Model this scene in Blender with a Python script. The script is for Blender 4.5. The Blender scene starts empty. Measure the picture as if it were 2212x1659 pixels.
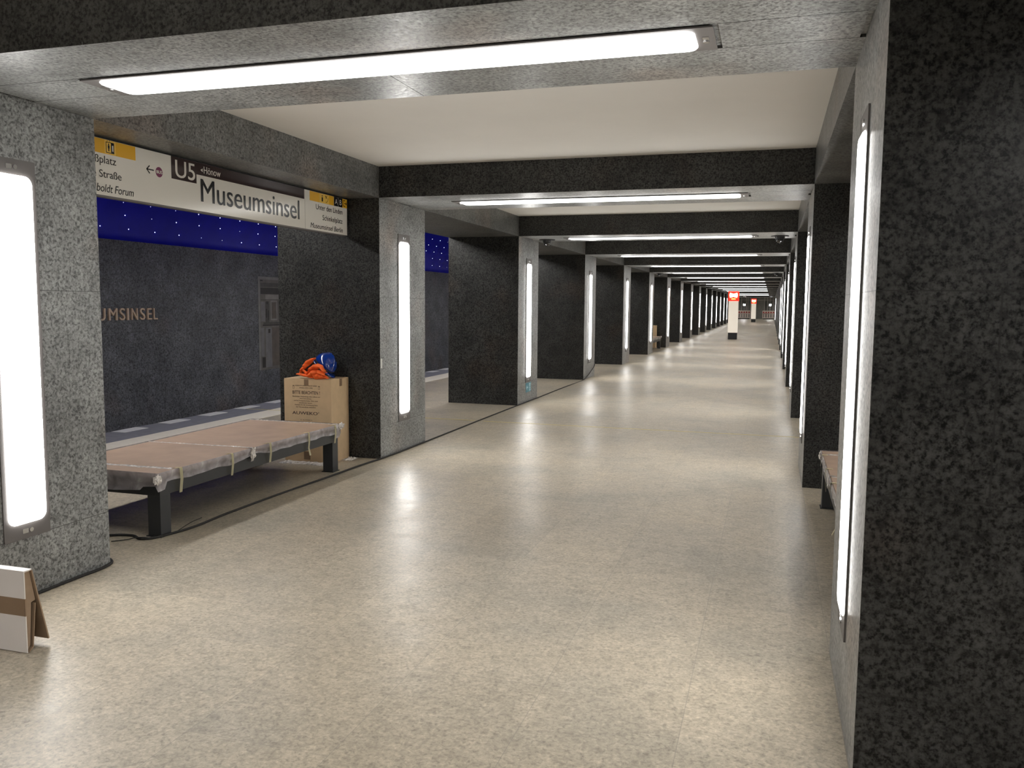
import bpy, bmesh, math, random
from mathutils import Vector, Matrix, noise
random.seed(7)
D = bpy.data
SC = bpy.context.scene
COL = SC.collection

# ------------------------------------------------------------ camera, world, exposure
cam_d = D.cameras.new('camera')
cam_d.sensor_fit = 'HORIZONTAL'; cam_d.sensor_width = 36.0
cam_d.lens = 29.6513
cam_d.clip_start = 0.05; cam_d.clip_end = 400
cam = D.objects.new('camera', cam_d); COL.objects.link(cam)
r_ = Vector((0.955956, 0.293394, 0.008243)); u_ = Vector((-0.035589, 0.087991, 0.995485)); f_ = Vector((-0.291344, 0.951934, -0.094557))
M = Matrix((( r_.x, u_.x, -f_.x, 0.0), (r_.y, u_.y, -f_.y, 0.0), (r_.z, u_.z, -f_.z, 1.55), (0, 0, 0, 1)))
cam.matrix_world = M
SC.camera = cam
w = D.worlds.new('station_dark'); SC.world = w; w.use_nodes = True
w.node_tree.nodes['Background'].inputs[0].default_value = (0.02, 0.021, 0.024, 1)
w.node_tree.nodes['Background'].inputs[1].default_value = 0.2
SC.view_settings.view_transform = 'Standard'
SC.view_settings.look = 'None'
SC.view_settings.gamma = 1.0
SC.view_settings.use_curve_mapping = False
SC.view_settings.exposure = 0.47
LAMP = 14.0          # radiance of the white light strips
LAMP_BEAM = 6.5
LAMP_SIDE = 11.0     # unseen light rails added above the platforms

# ------------------------------------------------------------ dimensions (metres)
XL, XR = -3.674, 0.303          # inner faces of the two column rows
CW = 1.131                      # column width across
CD = 1.131                      # column depth along the hall
Y1, P = 7.555, 4.74             # near face of column 1, pitch
ZB, ZC = 2.563, 2.858           # beam underside, ceiling
XO, XRO = XL - CW, XR + CW
XC = (XL + XR) / 2
EDGE_L, EDGE_R = -7.43, 2 * XC + 7.43
WALL_L, WALL_R = -10.7, 2 * XC + 10.7
K0, K1 = -5, 20
YA, YB = -22.0, 106.0
def yk(k): return Y1 + P * (k - 1)

# ------------------------------------------------------------ materials
def new_mat(name):
    m = D.materials.new(name); m.use_nodes = True
    nt = m.node_tree
    return m, nt, nt.nodes['Principled BSDF']
def node(nt, t, **kw):
    n = nt.nodes.new(t)
    for k, v in kw.items():
        if k.startswith('i_'):
            key = k[2:]
            n.inputs[int(key) if key.isdigit() else key].default_value = v
        else: setattr(n, k, v)
    return n
def lk(nt, a, b): nt.links.new(a, b)
def math_(nt, op, a, b=None, clamp=False):
    n = nt.nodes.new('ShaderNodeMath'); n.operation = op; n.use_clamp = clamp
    for i, v in enumerate((a, b)):
        if v is None: continue
        if isinstance(v, (int, float)): n.inputs[i].default_value = v
        else: nt.links.new(v, n.inputs[i])
    return n.outputs[0]
def ramp(nt, fac, stops, interp='LINEAR'):
    n = nt.nodes.new('ShaderNodeValToRGB'); n.color_ramp.interpolation = interp
    cr = n.color_ramp
    while len(cr.elements) < len(stops): cr.elements.new(0.5)
    for e, (p, c) in zip(cr.elements, stops):
        e.position = p; e.color = (c, c, c, 1) if isinstance(c, (int, float)) else (*c, 1)
    nt.links.new(fac, n.inputs[0]); return n.outputs[0]
def mixc(nt, fac, a, b, mode='MIX'):
    n = nt.nodes.new('ShaderNodeMix'); n.data_type = 'RGBA'; n.blend_type = mode
    for i, v in ((0, fac), (6, a), (7, b)):
        if isinstance(v, (int, float)): n.inputs[i].default_value = v if i == 0 else (v, v, v, 1)
        elif isinstance(v, tuple): n.inputs[i].default_value = (*v[:3], 1)
        else: nt.links.new(v, n.inputs[i])
    return n.outputs[2]
def plain(name, col, rough=0.5, metal=0.0, spec=0.5, var=0.0, vscale=8.0, bump=0.0, coat=0.0):
    m, nt, b = new_mat(name)
    b.inputs['Roughness'].default_value = rough; b.inputs['Metallic'].default_value = metal
    b.inputs['Specular IOR Level'].default_value = spec
    b.inputs['Coat Weight'].default_value = coat
    tc = node(nt, 'ShaderNodeTexCoord')
    nz = node(nt, 'ShaderNodeTexNoise', i_Scale=vscale, i_Detail=4.0)
    lk(nt, tc.outputs['Object'], nz.inputs['Vector'])
    lo = tuple(c * (1 - var) for c in col); hi = tuple(min(1, c * (1 + var)) for c in col)
    c = ramp(nt, nz.outputs['Fac'], [(0.3, lo), (0.7, hi)])
    lk(nt, c, b.inputs['Base Color'])
    if bump:
        bp = node(nt, 'ShaderNodeBump', i_Strength=bump, i_Distance=0.01)
        lk(nt, nz.outputs['Fac'], bp.inputs['Height']); lk(nt, bp.outputs[0], b.inputs['Normal'])
    return m
def emit(name, col, s):
    m = D.materials.new(name); m.use_nodes = True; nt = m.node_tree
    nt.nodes.remove(nt.nodes['Principled BSDF'])
    e = node(nt, 'ShaderNodeEmission'); e.inputs[0].default_value = (*col, 1); e.inputs[1].default_value = s
    lk(nt, e.outputs[0], nt.nodes['Material Output'].inputs[0]); return m

def stone(name, base=(0.25, 0.255, 0.248), rough=0.34, spec=0.45, lo=0.28, lo2=0.55, dist=0.6, joints=(), bigjoint=None, scale=1.0, coat=0.0, yjoints=()):
    """grey granite: cloudy ground, dark grains, light flecks, fine panel joints"""
    m, nt, b = new_mat(name)
    tc = node(nt, 'ShaderNodeTexCoord'); oi = node(nt, 'ShaderNodeObjectInfo')
    off = node(nt, 'ShaderNodeVectorMath', operation='SCALE'); off.inputs[0].default_value = (17.3, 9.1, 5.7)
    lk(nt, oi.outputs['Random'], off.inputs['Scale'])
    add = node(nt, 'ShaderNodeVectorMath', operation='ADD')
    lk(nt, tc.outputs['Object'], add.inputs[0]); lk(nt, off.outputs[0], add.inputs[1])
    V = add.outputs[0]
    def nz(s, d, r=0.55, dist=0.0):
        n = node(nt, 'ShaderNodeTexNoise', i_Scale=s * scale, i_Detail=d, i_Roughness=r, i_Distortion=dist); lk(nt, V, n.inputs['Vector']); return n.outputs['Fac']
    cloud = ramp(nt, nz(3.0, 4), [(0.3, 0.72), (0.7, 1.28)])
    grain = ramp(nt, nz(62, 3, 0.6, dist), [(0.36, lo), (0.47, 0.5 + lo / 2 + 0.12), (0.56, 1.0), (0.68, 1.25)])
    grain2 = ramp(nt, nz(24, 3, 0.6, dist * 2), [(0.34, lo2), (0.46, 1.0), (0.62, 1.12)])
    fleck = ramp(nt, nz(130, 1), [(0.72, 0.0), (0.78, 1.0)])
    c = mixc(nt, 1.0, base, cloud, 'MULTIPLY')
    c = mixc(nt, 1.0, c, grain, 'MULTIPLY')
    c = mixc(nt, 0.8, c, grain2, 'MULTIPLY')
    c = mixc(nt, math_(nt, 'MULTIPLY', fleck, 0.5), c, mixc(nt, 1.0, c, 2.2, 'MULTIPLY'))
    # rust-coloured clouding in the stone here and there
    warm = ramp(nt, nz(1.3, 2), [(0.55, 0.0), (0.72, 0.55)])
    c = mixc(nt, warm, c, mixc(nt, 1.0, c, (1.25, 0.95, 0.8), 'MULTIPLY'))
    jm = None
    sp = node(nt, 'ShaderNodeSeparateXYZ'); lk(nt, tc.outputs['Object'], sp.inputs[0])
    def line(src, v, wdt=0.0022):
        return math_(nt, 'LESS_THAN', math_(nt, 'ABSOLUTE', math_(nt, 'SUBTRACT', src, v)), wdt)
    for z in joints:
        l = line(sp.outputs[2], z); jm = l if jm is None else math_(nt, 'MAXIMUM', jm, l)
    if bigjoint:
        geo = node(nt, 'ShaderNodeNewGeometry'); sn = node(nt, 'ShaderNodeSeparateXYZ'); lk(nt, geo.outputs['Normal'], sn.inputs[0])
        isy = math_(nt, 'GREATER_THAN', math_(nt, 'ABSOLUTE', sn.outputs[1]), 0.5)
        lz = line(sp.outputs[2], bigjoint[0], 0.003)
        lx = math_(nt, 'MULTIPLY', line(math_(nt, 'ABSOLUTE', sp.outputs[0]), bigjoint[1], 0.003),
                   math_(nt, 'MULTIPLY', math_(nt, 'GREATER_THAN', sp.outputs[2], 0.96), math_(nt, 'LESS_THAN', sp.outputs[2], 1.6)))
        lz = math_(nt, 'MULTIPLY', math_(nt, 'MAXIMUM', lz, lx), isy)
        jm = math_(nt, 'MAXIMUM', jm, lz)
    if yjoints:
        step, o = yjoints
        fr = math_(nt, 'ABSOLUTE', math_(nt, 'SUBTRACT', math_(nt, 'FLOORED_MODULO', math_(nt, 'SUBTRACT', sp.outputs[1], o), step), step / 2))
        l = math_(nt, 'GREATER_THAN', fr, step / 2 - 0.002)
        jm = l if jm is None else math_(nt, 'MAXIMUM', jm, l)
    if jm is not None:
        c = mixc(nt, math_(nt, 'MULTIPLY', jm, 0.75), c, (0.03, 0.03, 0.028))
    lk(nt, c, b.inputs['Base Color'])
    rr = ramp(nt, nz(50, 2), [(0.3, max(0.29, rough - 0.05)), (0.7, rough + 0.07)])
    lk(nt, rr, b.inputs['Roughness'])
    b.inputs['Specular IOR Level'].default_value = spec
    return m

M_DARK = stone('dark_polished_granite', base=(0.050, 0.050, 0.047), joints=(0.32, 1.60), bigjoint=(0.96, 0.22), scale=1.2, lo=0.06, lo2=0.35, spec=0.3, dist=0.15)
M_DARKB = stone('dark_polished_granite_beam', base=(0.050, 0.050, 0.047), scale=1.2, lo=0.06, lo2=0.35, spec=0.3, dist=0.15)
M_COL = stone('granite_column', joints=(0.32, 1.60), bigjoint=(0.96, 0.22))
M_BEAM = stone('granite_beam')
M_EDGE = stone('granite_edge_beam', base=(0.16, 0.164, 0.160), yjoints=(1.185, 0.3))
M_WALL = stone('slate_wall', base=(0.18, 0.185, 0.20), rough=0.45, scale=0.6, joints=(0.32, 1.0, 1.9), yjoints=(1.6, 0.2))

def floor_mat():
    m, nt, b = new_mat('floor_granite')
    tc = node(nt, 'ShaderNodeTexCoord'); sp = node(nt, 'ShaderNodeSeparateXYZ'); lk(nt, tc.outputs['Object'], sp.inputs[0])
    cb = node(nt, 'ShaderNodeCombineXYZ')
    lk(nt, math_(nt, 'ADD', sp.outputs[1], 60.35), cb.inputs[0]); lk(nt, math_(nt, 'ADD', sp.outputs[0], 3.674 + 0.568 * 20), cb.inputs[1])
    br = node(nt, 'ShaderNodeTexBrick', offset=0.37, offset_frequency=2)
    br.inputs['Scale'].default_value = 1.0; br.inputs['Mortar Size'].default_value = 0.0016; br.inputs['Mortar Smooth'].default_value = 0.2
    br.inputs['Brick Width'].default_value = 1.185; br.inputs['Row Height'].default_value = 0.568
    br.inputs['Color1'].default_value = (0, 0, 0, 1); br.inputs['Color2'].default_value = (1, 1, 1, 1); br.inputs['Mortar'].default_value = (0.5, 0.5, 0.5, 1)
    lk(nt, cb.outputs[0], br.inputs['Vector'])
    V = tc.outputs['Object']
    def nz(s, d, r=0.55, dist=0.0):
        n = node(nt, 'ShaderNodeTexNoise', i_Scale=s, i_Detail=d, i_Roughness=r, i_Distortion=dist); lk(nt, V, n.inputs['Vector']); return n
    tile = ramp(nt, br.outputs['Color'], [(0.0, 0.93), (1.0, 1.06)])
    cloud = ramp(nt, nz(1.1, 4).outputs['Fac'], [(0.3, (0.80, 0.82, 0.83)), (0.5, (1.0, 0.99, 0.97)), (0.72, (1.10, 1.07, 1.02))])
    blotch = ramp(nt, nz(9, 3).outputs['Fac'], [(0.3, 0.90), (0.7, 1.08)])
    grain = ramp(nt, nz(60, 3, 0.65, 0.5).outputs['Fac'], [(0.33, 0.66), (0.46, 0.93), (0.58, 1.03), (0.70, 1.25)])
    grain_b = ramp(nt, nz(26, 4, 0.7, 0.8).outputs['Fac'], [(0.35, 0.80), (0.5, 1.0), (0.65, 1.13)])
    base = (0.430, 0.380, 0.300)
    c = mixc(nt, 1.0, base, tile, 'MULTIPLY'); c = mixc(nt, 1.0, c, cloud, 'MULTIPLY')
    c = mixc(nt, 1.0, c, blotch, 'MULTIPLY'); c = mixc(nt, 1.0, c, grain, 'MULTIPLY'); c = mixc(nt, 1.0, c, grain_b, 'MULTIPLY')
    c = mixc(nt, math_(nt, 'MULTIPLY', br.outputs['Fac'], 0.6), c, (0.22, 0.2, 0.17))
    lk(nt, c, b.inputs['Base Color'])
    r1 = ramp(nt, nz(5, 4).outputs['Fac'], [(0.3, 0.35), (0.7, 0.42)])
    r2 = ramp(nt, br.outputs['Color'], [(0.0, 0.90), (1.0, 1.10)])
    lk(nt, mixc(nt, 1.0, r1, r2, 'MULTIPLY'), b.inputs['Roughness'])
    b.inputs['Specular IOR Level'].default_value = 0.4
    hgt = math_(nt, 'ADD', math_(nt, 'MULTIPLY', nz(70, 3).outputs['Fac'], 0.5), math_(nt, 'MULTIPLY', nz(7, 2).outputs['Fac'], 0.25))
    bp = node(nt, 'ShaderNodeBump', i_Strength=0.22, i_Distance=0.004)
    lk(nt, hgt, bp.inputs['Height'])
    # slight tilt of each slab against its neighbours
    cen = node(nt, 'ShaderNodeVectorMath', operation='SUBTRACT'); cen.inputs[1].default_value = (0.5, 0.5, 0.5)
    lk(nt, br.outputs['Color'], cen.inputs[0])
    tl = node(nt, 'ShaderNodeVectorMath', operation='MULTIPLY'); tl.inputs[1].default_value = (0.016, 0.03, 0)
    lk(nt, cen.outputs[0], tl.inputs[0])
    ad = node(nt, 'ShaderNodeVectorMath', operation='ADD'); lk(nt, bp.outputs[0], ad.inputs[0]); lk(nt, tl.outputs[0], ad.inputs[1])
    nm = node(nt, 'ShaderNodeVectorMath', operation='NORMALIZE'); lk(nt, ad.outputs[0], nm.inputs[0])
    lk(nt, nm.outputs[0], b.inputs['Normal'])
    return m
M_FLOOR = floor_mat()
M_CEIL = plain('ceiling_plaster', (0.80, 0.78, 0.74), 0.75, var=0.02, vscale=2)
M_BLUE = plain('vault_blue', (0.008, 0.010, 0.60), 0.5, var=0.08, vscale=3)
M_STAR = [emit('star_glow_bright', (0.85, 0.9, 1.0), 3.0), emit('star_glow_dim', (0.7, 0.75, 1.0), 0.6)]
M_LAMP = emit('lamp_diffuser', (1.0, 0.98, 0.95), LAMP)
M_LAMPB = emit('lamp_diffuser_beam', (1.0, 0.98, 0.95), LAMP_BEAM)
M_LAMPS = emit('lamp_diffuser_unseen_rail', (1.0, 0.98, 0.95), LAMP_SIDE)
M_FRAME = plain('lamp_frame_metal', (0.13, 0.12, 0.115), 0.5, metal=0.0, var=0.05)
M_STEEL = plain('brushed_steel', (0.6, 0.6, 0.6), 0.25, metal=1.0, var=0.05)
M_BLACK = plain('black_plastic', (0.012, 0.012, 0.012), 0.35)
M_GAP = plain('dark_gap', (0.004, 0.004, 0.004), 0.9)
M_BENCH = plain('bench_steel', (0.040, 0.042, 0.044), 0.42, metal=0.2, var=0.06)
M_BOARD = plain('hardboard', (0.47, 0.335, 0.245), 0.5, var=0.10, vscale=5, coat=0.25)
M_TAPE = plain('masking_tape', (0.74, 0.69, 0.46), 0.6, var=0.05)
M_CARD = plain('cardboard', (0.62, 0.45, 0.27), 0.75, var=0.05, vscale=14)
M_CARDD = plain('cardboard_flap', (0.30, 0.21, 0.135), 0.8, var=0.08, vscale=20)
M_PTAPE = plain('parcel_tape', (0.25, 0.165, 0.10), 0.3, var=0.06)
M_INK = plain('box_print', (0.06, 0.04, 0.035), 0.7)
M_WBOX = plain('white_cardboard', (0.72, 0.67, 0.63), 0.6, var=0.03)
M_ORANGE = plain('orange_fabric', (0.85, 0.13, 0.015), 0.75, var=0.12, vscale=25)
M_LINER = plain('dark_lining', (0.10, 0.03, 0.025), 0.8)
M_HELMET = plain('blue_helmet', (0.006, 0.035, 0.24), 0.12, spec=0.6, coat=0.6)
M_SWHITE = plain('sign_enamel_white', (0.76, 0.73, 0.66), 0.13, var=0.02, vscale=1.5, spec=0.6)
M_SBROWN = plain('sign_brown', (0.035, 0.020, 0.020), 0.14, spec=0.6)
M_SYEL = plain('sign_yellow', (0.80, 0.44, 0.03), 0.2)
M_SYEL2 = plain('sign_yellow_pale', (0.86, 0.55, 0.10), 0.2)
M_SBLACK = plain('sign_black', (0.006, 0.006, 0.007), 0.2)
M_STEXT = plain('sign_text_white', (0.74, 0.71, 0.64), 0.2)
M_PURP = plain('sign_purple', (0.19, 0.035, 0.10), 0.2)
M_BRONZE = plain('bronze_letter', (0.88, 0.64, 0.46), 0.5, metal=0.15, var=0.2, vscale=6)
M_TEAL = plain('safety_teal', (0.02, 0.22, 0.30), 0.3)
M_TEALW = plain('safety_white', (0.45, 0.65, 0.72), 0.4)
M_STRIPE = plain('pale_tactile_stone', (0.74, 0.68, 0.58), 0.6, var=0.04)
M_EDGEB = plain('edge_stone_grey', (0.22, 0.22, 0.24), 0.55, var=0.12, vscale=12)
M_EDGEW = plain('edge_stone_white', (0.70, 0.69, 0.68), 0.6, var=0.04)
M_YTAPE = plain('yellow_floor_tape', (0.72, 0.60, 0.20), 0.6, var=0.05)
M_CABLE = plain('black_cable', (0.015, 0.014, 0.013), 0.7, var=0.3, vscale=60)
M_PILLW = plain('call_pillar_white', (0.80, 0.75, 0.66), 0.3, var=0.02)
_b = M_PILLW.node_tree.nodes['Principled BSDF']; _b.inputs['Emission Color'].default_value = (1.0, 0.90, 0.76, 1); _b.inputs['Emission Strength'].default_value = 0.35   # backlit shaft panels
M_PILLK = plain('call_pillar_base', (0.015, 0.016, 0.018), 0.4)
M_RED = emit('red_backlit_panel', (1.0, 0.035, 0.02), 1.3)
M_GLOWW = emit('backlit_white_symbol', (1.0, 0.82, 0.45), 3.2)
M_GLOWY = emit('backlit_yellow_symbol', (1.0, 0.55, 0.12), 1.8)
M_BARW = plain('barrier_white', (0.80, 0.68, 0.60), 0.5)
M_BARR = plain('barrier_red', (0.45, 0.05, 0.04), 0.5)
M_POLE = plain('galvanised_pole', (0.60, 0.58, 0.55), 0.45, metal=0.0)
M_SHUT = plain('site_wall_boards', (0.24, 0.24, 0.22), 0.6, var=0.1, vscale=3)
M_FLOOD = emit('floodlight_glow', (1, 1, 1), 70.0)
M_TRACK = plain('track_bed', (0.05, 0.047, 0.043), 0.9, var=0.3, vscale=20)
M_STICK = plain('pale_label', (0.7, 0.7, 0.66), 0.5)

def film_mat():
    m, nt, b = new_mat('plastic_film')
    tc = node(nt, 'ShaderNodeTexCoord'); nz = node(nt, 'ShaderNodeTexNoise', i_Scale=11.0, i_Detail=4.0, i_Distortion=0.5)
    lk(nt, tc.outputs['Object'], nz.inputs['Vector'])
    lk(nt, ramp(nt, nz.outputs['Fac'], [(0.35, (0.30, 0.27, 0.28)), (0.6, (0.46, 0.43, 0.44)), (0.75, (0.68, 0.66, 0.66))]), b.inputs['Base Color'])
    b.inputs['Roughness'].default_value = 0.22
    b.inputs['Alpha'].default_value = 0.72
    bp = node(nt, 'ShaderNodeBump', i_Strength=0.35, i_Distance=0.01); lk(nt, nz.outputs['Fac'], bp.inputs['Height']); lk(nt, bp.outputs[0], b.inputs['Normal'])
    return m
M_FILM = film_mat()
M_FILMS = plain('film_seam', (0.66, 0.62, 0.58), 0.2, var=0.3, vscale=40, bump=0.6)

# ------------------------------------------------------------ mesh helpers
def box(bm, x0, x1, y0, y1, z0, z1, bev=0.0):
    r = bmesh.ops.create_cube(bm, size=1.0)
    vs = r['verts']
    for v in vs:
        v.co = Vector((x0 + (v.co.x + .5) * (x1 - x0), y0 + (v.co.y + .5) * (y1 - y0), z0 + (v.co.z + .5) * (z1 - z0)))
    if bev > 0:
        es = list({e for v in vs for e in v.link_edges})
        bmesh.ops.bevel(bm, geom=es, offset=bev, segments=2, affect='EDGES', profile=0.6)
def prism(bm, pts, axis, a, b):
    """closed outline extruded along an axis; pts are the two other coordinates in order"""
    def mk(p, t):
        if axis == 'x': return Vector((t, p[0], p[1]))
        if axis == 'y': return Vector((p[0], t, p[1]))
        return Vector((p[0], p[1], t))
    A = [bm.verts.new(mk(p, a)) for p in pts]; B = [bm.verts.new(mk(p, b)) for p in pts]
    n = len(pts)
    bm.faces.new(A); bm.faces.new(B[::-1])
    for i in range(n):
        bm.faces.new((A[i], B[i], B[(i + 1) % n], A[(i + 1) % n]))
    bmesh.ops.recalc_face_normals(bm, faces=bm.faces)
def cyl(bm, p, axis, r, h, seg=24, r2=None):
    res = bmesh.ops.create_cone(bm, cap_ends=True, segments=seg, radius1=r, radius2=r if r2 is None else r2, depth=h)
    R = {'z': Matrix.Identity(3), 'x': Matrix.Rotation(math.pi / 2, 3, 'Y'), 'y': Matrix.Rotation(-math.pi / 2, 3, 'X')}[axis]
    for v in res['verts']: v.co = R @ v.co + Vector(p)
def rrect(w, h, r, seg=6):
    pts = []
    for cx, cy, a0 in ((w/2-r, h/2-r, 0), (-w/2+r, h/2-r, 90), (-w/2+r, -h/2+r, 180), (w/2-r, -h/2+r, 270)):
        for i in range(seg + 1):
            a = math.radians(a0 + 90 * i / seg); pts.append((cx + r * math.cos(a), cy + r * math.sin(a)))
    return pts
def props(o, label=None, cat=None, group=None, kind=None):
    if label: o['label'] = label
    if cat: o['category'] = cat
    if group: o['group'] = group
    if kind: o['kind'] = kind
    return o
def obj(name, bm, mat, parent=None, loc=None, smooth=False, mat2=None):
    """link a bmesh as one object; loc = where its origin goes (mesh given in the parent's space)"""
    me = D.meshes.new(name)
    if loc is not None:
        bmesh.ops.translate(bm, verts=bm.verts, vec=-Vector(loc))
    bmesh.ops.recalc_face_normals(bm, faces=bm.faces)
    bm.to_mesh(me); bm.free()
    if smooth:
        for p in me.polygons: p.use_smooth = True
    me.materials.append(mat)
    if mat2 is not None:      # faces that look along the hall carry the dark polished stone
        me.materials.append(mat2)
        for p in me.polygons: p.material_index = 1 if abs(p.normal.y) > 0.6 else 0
    o = D.objects.new(name, me); COL.objects.link(o)
    if loc is not None: o.location = loc
    if parent: o.parent = parent
    return o
def empty(name, loc=(0, 0, 0), rz=0.0):
    o = D.objects.new(name, None); COL.objects.link(o); o.location = loc; o.rotation_euler = (0, 0, rz); o.empty_display_size = 0.2
    return o
def copy_tree(o, parent=None):
    c = o.copy(); COL.objects.link(c)
    if parent: c.parent = parent
    for ch in [x for x in D.objects if x.parent == o]: copy_tree(ch, c)
    return c
def bx(name, mat, parent, *a, bev=0.0, loc=None):
    bm = bmesh.new(); box(bm, *a, bev=bev); return obj(name, bm, mat, parent, loc)
def struct(name, bm, mat):
    o = obj(name, bm, mat); o['kind'] = 'structure'; return o
ORD = ['nearest', 'second', 'third', 'fourth', 'fifth', 'sixth', 'seventh', 'eighth', 'ninth', 'tenth', 'eleventh', 'twelfth', 'thirteenth', 'fourteenth',
       'fifteenth', 'sixteenth', 'seventeenth', 'eighteenth', 'nineteenth', 'twentieth', 'twenty-first']

_caph = {}
def text_bm(body, shear=0.0, bold=0.0, spacing=1.0):
    cu = D.curves.new('glyphs', 'FONT'); cu.body = body; cu.size = 1.0; cu.shear = shear; cu.space_character = spacing
    cu.resolution_u = 4; cu.fill_mode = 'FRONT'
    o = D.objects.new('glyphs', cu); COL.objects.link(o)
    dg = bpy.context.evaluated_depsgraph_get(); dg.update()
    me = D.meshes.new_from_object(o.evaluated_get(dg))
    bm = bmesh.new(); bm.from_mesh(me)
    if bold:
        for i_, dx in enumerate((-bold, bold)):
            b2 = bmesh.new(); b2.from_mesh(me); bmesh.ops.translate(b2, verts=b2.verts, vec=(dx, 0, 0.02 + 0.02 * i_)); m3 = D.meshes.new('t'); b2.to_mesh(m3); b2.free(); bm.from_mesh(m3); D.meshes.remove(m3)
    D.objects.remove(o); D.curves.remove(cu); D.meshes.remove(me)
    return bm
def cap_h():
    if 'h' not in _caph:
        b = text_bm('H'); _caph['h'] = max(v.co.y for v in b.verts); b.free()
    return _caph['h']
def text(name, body, mat, parent, org, udir, vdir, cap, u0=None, u1=None, xs=None, shear=0.0, bold=0.0, depth=0.0015, spacing=1.0):
    """lettering with cap height cap; origin org on the baseline; u0..u1 span along udir (or xs = stretch with one end given)"""
    bm = text_bm(body, shear, bold, spacing)
    H = cap_h(); s = cap / H
    mn = min(v.co.x for v in bm.verts); mx = max(v.co.x for v in bm.verts)
    if u0 is not None and u1 is not None: sx = (u1 - u0) / (mx - mn); o0 = u0 - mn * sx
    elif u1 is not None: sx = s * xs; o0 = u1 - mx * sx
    else: sx = s * xs; o0 = u0 - mn * sx
    U, Vv = Vector(udir), Vector(vdir); N = U.cross(Vv)
    if depth > 0.004:
        r = bmesh.ops.extrude_face_region(bm, geom=bm.faces[:])
        for g in r['geom']:
            if isinstance(g, bmesh.types.BMVert): g.co.z += 1.0
    for v in bm.verts:
        x, y, z = v.co
        v.co = Vector(org) + U * (o0 + x * sx) + Vv * (y * s) + N * (depth + z * 0.006 if depth <= 0.004 else z * depth)
    me = D.meshes.new(name); bm.to_mesh(me); bm.free(); me.materials.append(mat)
    o = D.objects.new(name, me); COL.objects.link(o)
    if parent: o.parent = parent
    return o

# ------------------------------------------------------------ the setting
bm = bmesh.new(); box(bm, EDGE_L, EDGE_R, YA, YB, -0.15, 0.0); struct('floor', bm, M_FLOOR)
bm = bmesh.new(); box(bm, XO, XRO, YA, YB, ZC, ZC + 0.15); struct('ceiling', bm, M_CEIL)
bm = bmesh.new(); box(bm, WALL_L - 0.2, WALL_L, YA, YB, -1.2, 2.585)
struct('wall_left', bm, M_WALL)
bm = bmesh.new(); box(bm, WALL_R, WALL_R + 0.2, YA, YB, -1.2, 2.585)
struct('wall_right', bm, M_WALL)
bm = bmesh.new(); box(bm, WALL_L - 0.2, WALL_R + 0.2, YB, YB + 0.2, -1.2, 4.4); struct('wall_far', bm, M_SHUT)
bm = bmesh.new(); box(bm, WALL_L - 0.2, WALL_R + 0.2, YA - 0.2, YA, -1.2, 4.4); struct('wall_near', bm, M_WALL)
for side, (a, b_) in (('trim_1', (WALL_L, EDGE_L)), ('trim_2', (EDGE_R, WALL_R))):
    bm = bmesh.new(); box(bm, a, b_, YA, YB, -1.3, -1.1); struct(side, bm, M_TRACK)
def vault(name, xa, xb):
    bm = bmesh.new(); xc = (xa + xb) / 2; a = abs(xb - xa) / 2; bz = 1.6; n = 40
    inn = [(xc + a * math.cos(math.pi * i / n), 2.58 + bz * math.sin(math.pi * i / n)) for i in range(n + 1)]
    out = [(xc + (a + .1) * math.cos(math.pi * i / n), 2.58 + (bz + .1) * math.sin(math.pi * i / n)) for i in range(n, -1, -1)]
    prism(bm, inn + out, 'y', YA, YB)
    o = struct(name, bm, M_BLUE)
    for p in o.data.polygons: p.use_smooth = abs(p.normal.y) < 0.5
    return o
vault('ceiling_left_vault', WALL_L, XO + 0.02); vault('ceiling_right_vault', XRO - 0.02, WALL_R)

# star lights: staggered rows on the left-hand vault
XCV, AV = (WALL_L + XO + 0.02) / 2, (XO + 0.02 - WALL_L) / 2
bm = bmesh.new(); bmesh.ops.create_icosphere(bm, subdivisions=1, radius=0.008)
star0 = obj('ceiling_star_light', bm, M_STAR[0]); star_mesh = [star0.data]
me2 = star0.data.copy(); me2.materials[0] = M_STAR[1]; star_mesh.append(me2)
first = True
rows = [2.78, 3.0, 3.195, 3.365, 3.53, 3.68]
rng = random.Random(3)
for r, z in enumerate(rows):
    t = math.asin((z - 2.58) / 1.6); x = XCV - AV * math.cos(t)
    n = Vector((math.cos(t) / AV, 0, -math.sin(t) / 1.6)).normalized()
    y = 11.51 - 0.1655 * r - 2 * 0.651
    while y < 28.6:
        if (10.6 < y < 17.6 and r < 3) or (24.2 < y < 28.6):
            o = star0 if first else star0.copy()
            if not first: COL.objects.link(o)
            first = False
            o.data = star_mesh[1] if rng.random() < 0.22 else star_mesh[0]
            o.location = (x + n.x * 0.006, y, z + n.z * 0.006)
            props(o, 'tiny white star light dotting the dark blue vault over the left track', 'light', 'star lights on the blue vault')
        y += 0.651

# platform markings: pale tactile strip, grey edge band with white edge stones
bm = bmesh.new(); box(bm, -6.86, -6.46, 3.0, 40.0, 0.0, 0.004)
props(obj('tactile_strip', bm, M_STRIPE), 'long pale stone guide strip running along the left platform', 'floor strip')
bm = bmesh.new(); box(bm, EDGE_L + 0.002, -6.87, 3.0, 40.0, 0.0, 0.003)
props(obj('platform_edge_band', bm, M_EDGEB), 'dark grey stone band along the left platform edge', 'floor strip')
yv = 8.06 - 0.79 * 5; i = 0
es = None
while yv < 28:
    if es is None:
        bm = bmesh.new(); box(bm, EDGE_L + 0.01, EDGE_L + 0.20, 0, 0.40, 0.0, 0.003, bev=0.0); es = obj('edge_stone', bm, M_EDGEW); o = es
    else:
        o = es.copy(); COL.objects.link(o)
    o.location = (0, yv, 0.0035)
    props(o, 'white rectangular marker stone set in the left platform edge', 'edge stone', 'white stones along the left platform edge')
    yv += 0.79
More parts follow.
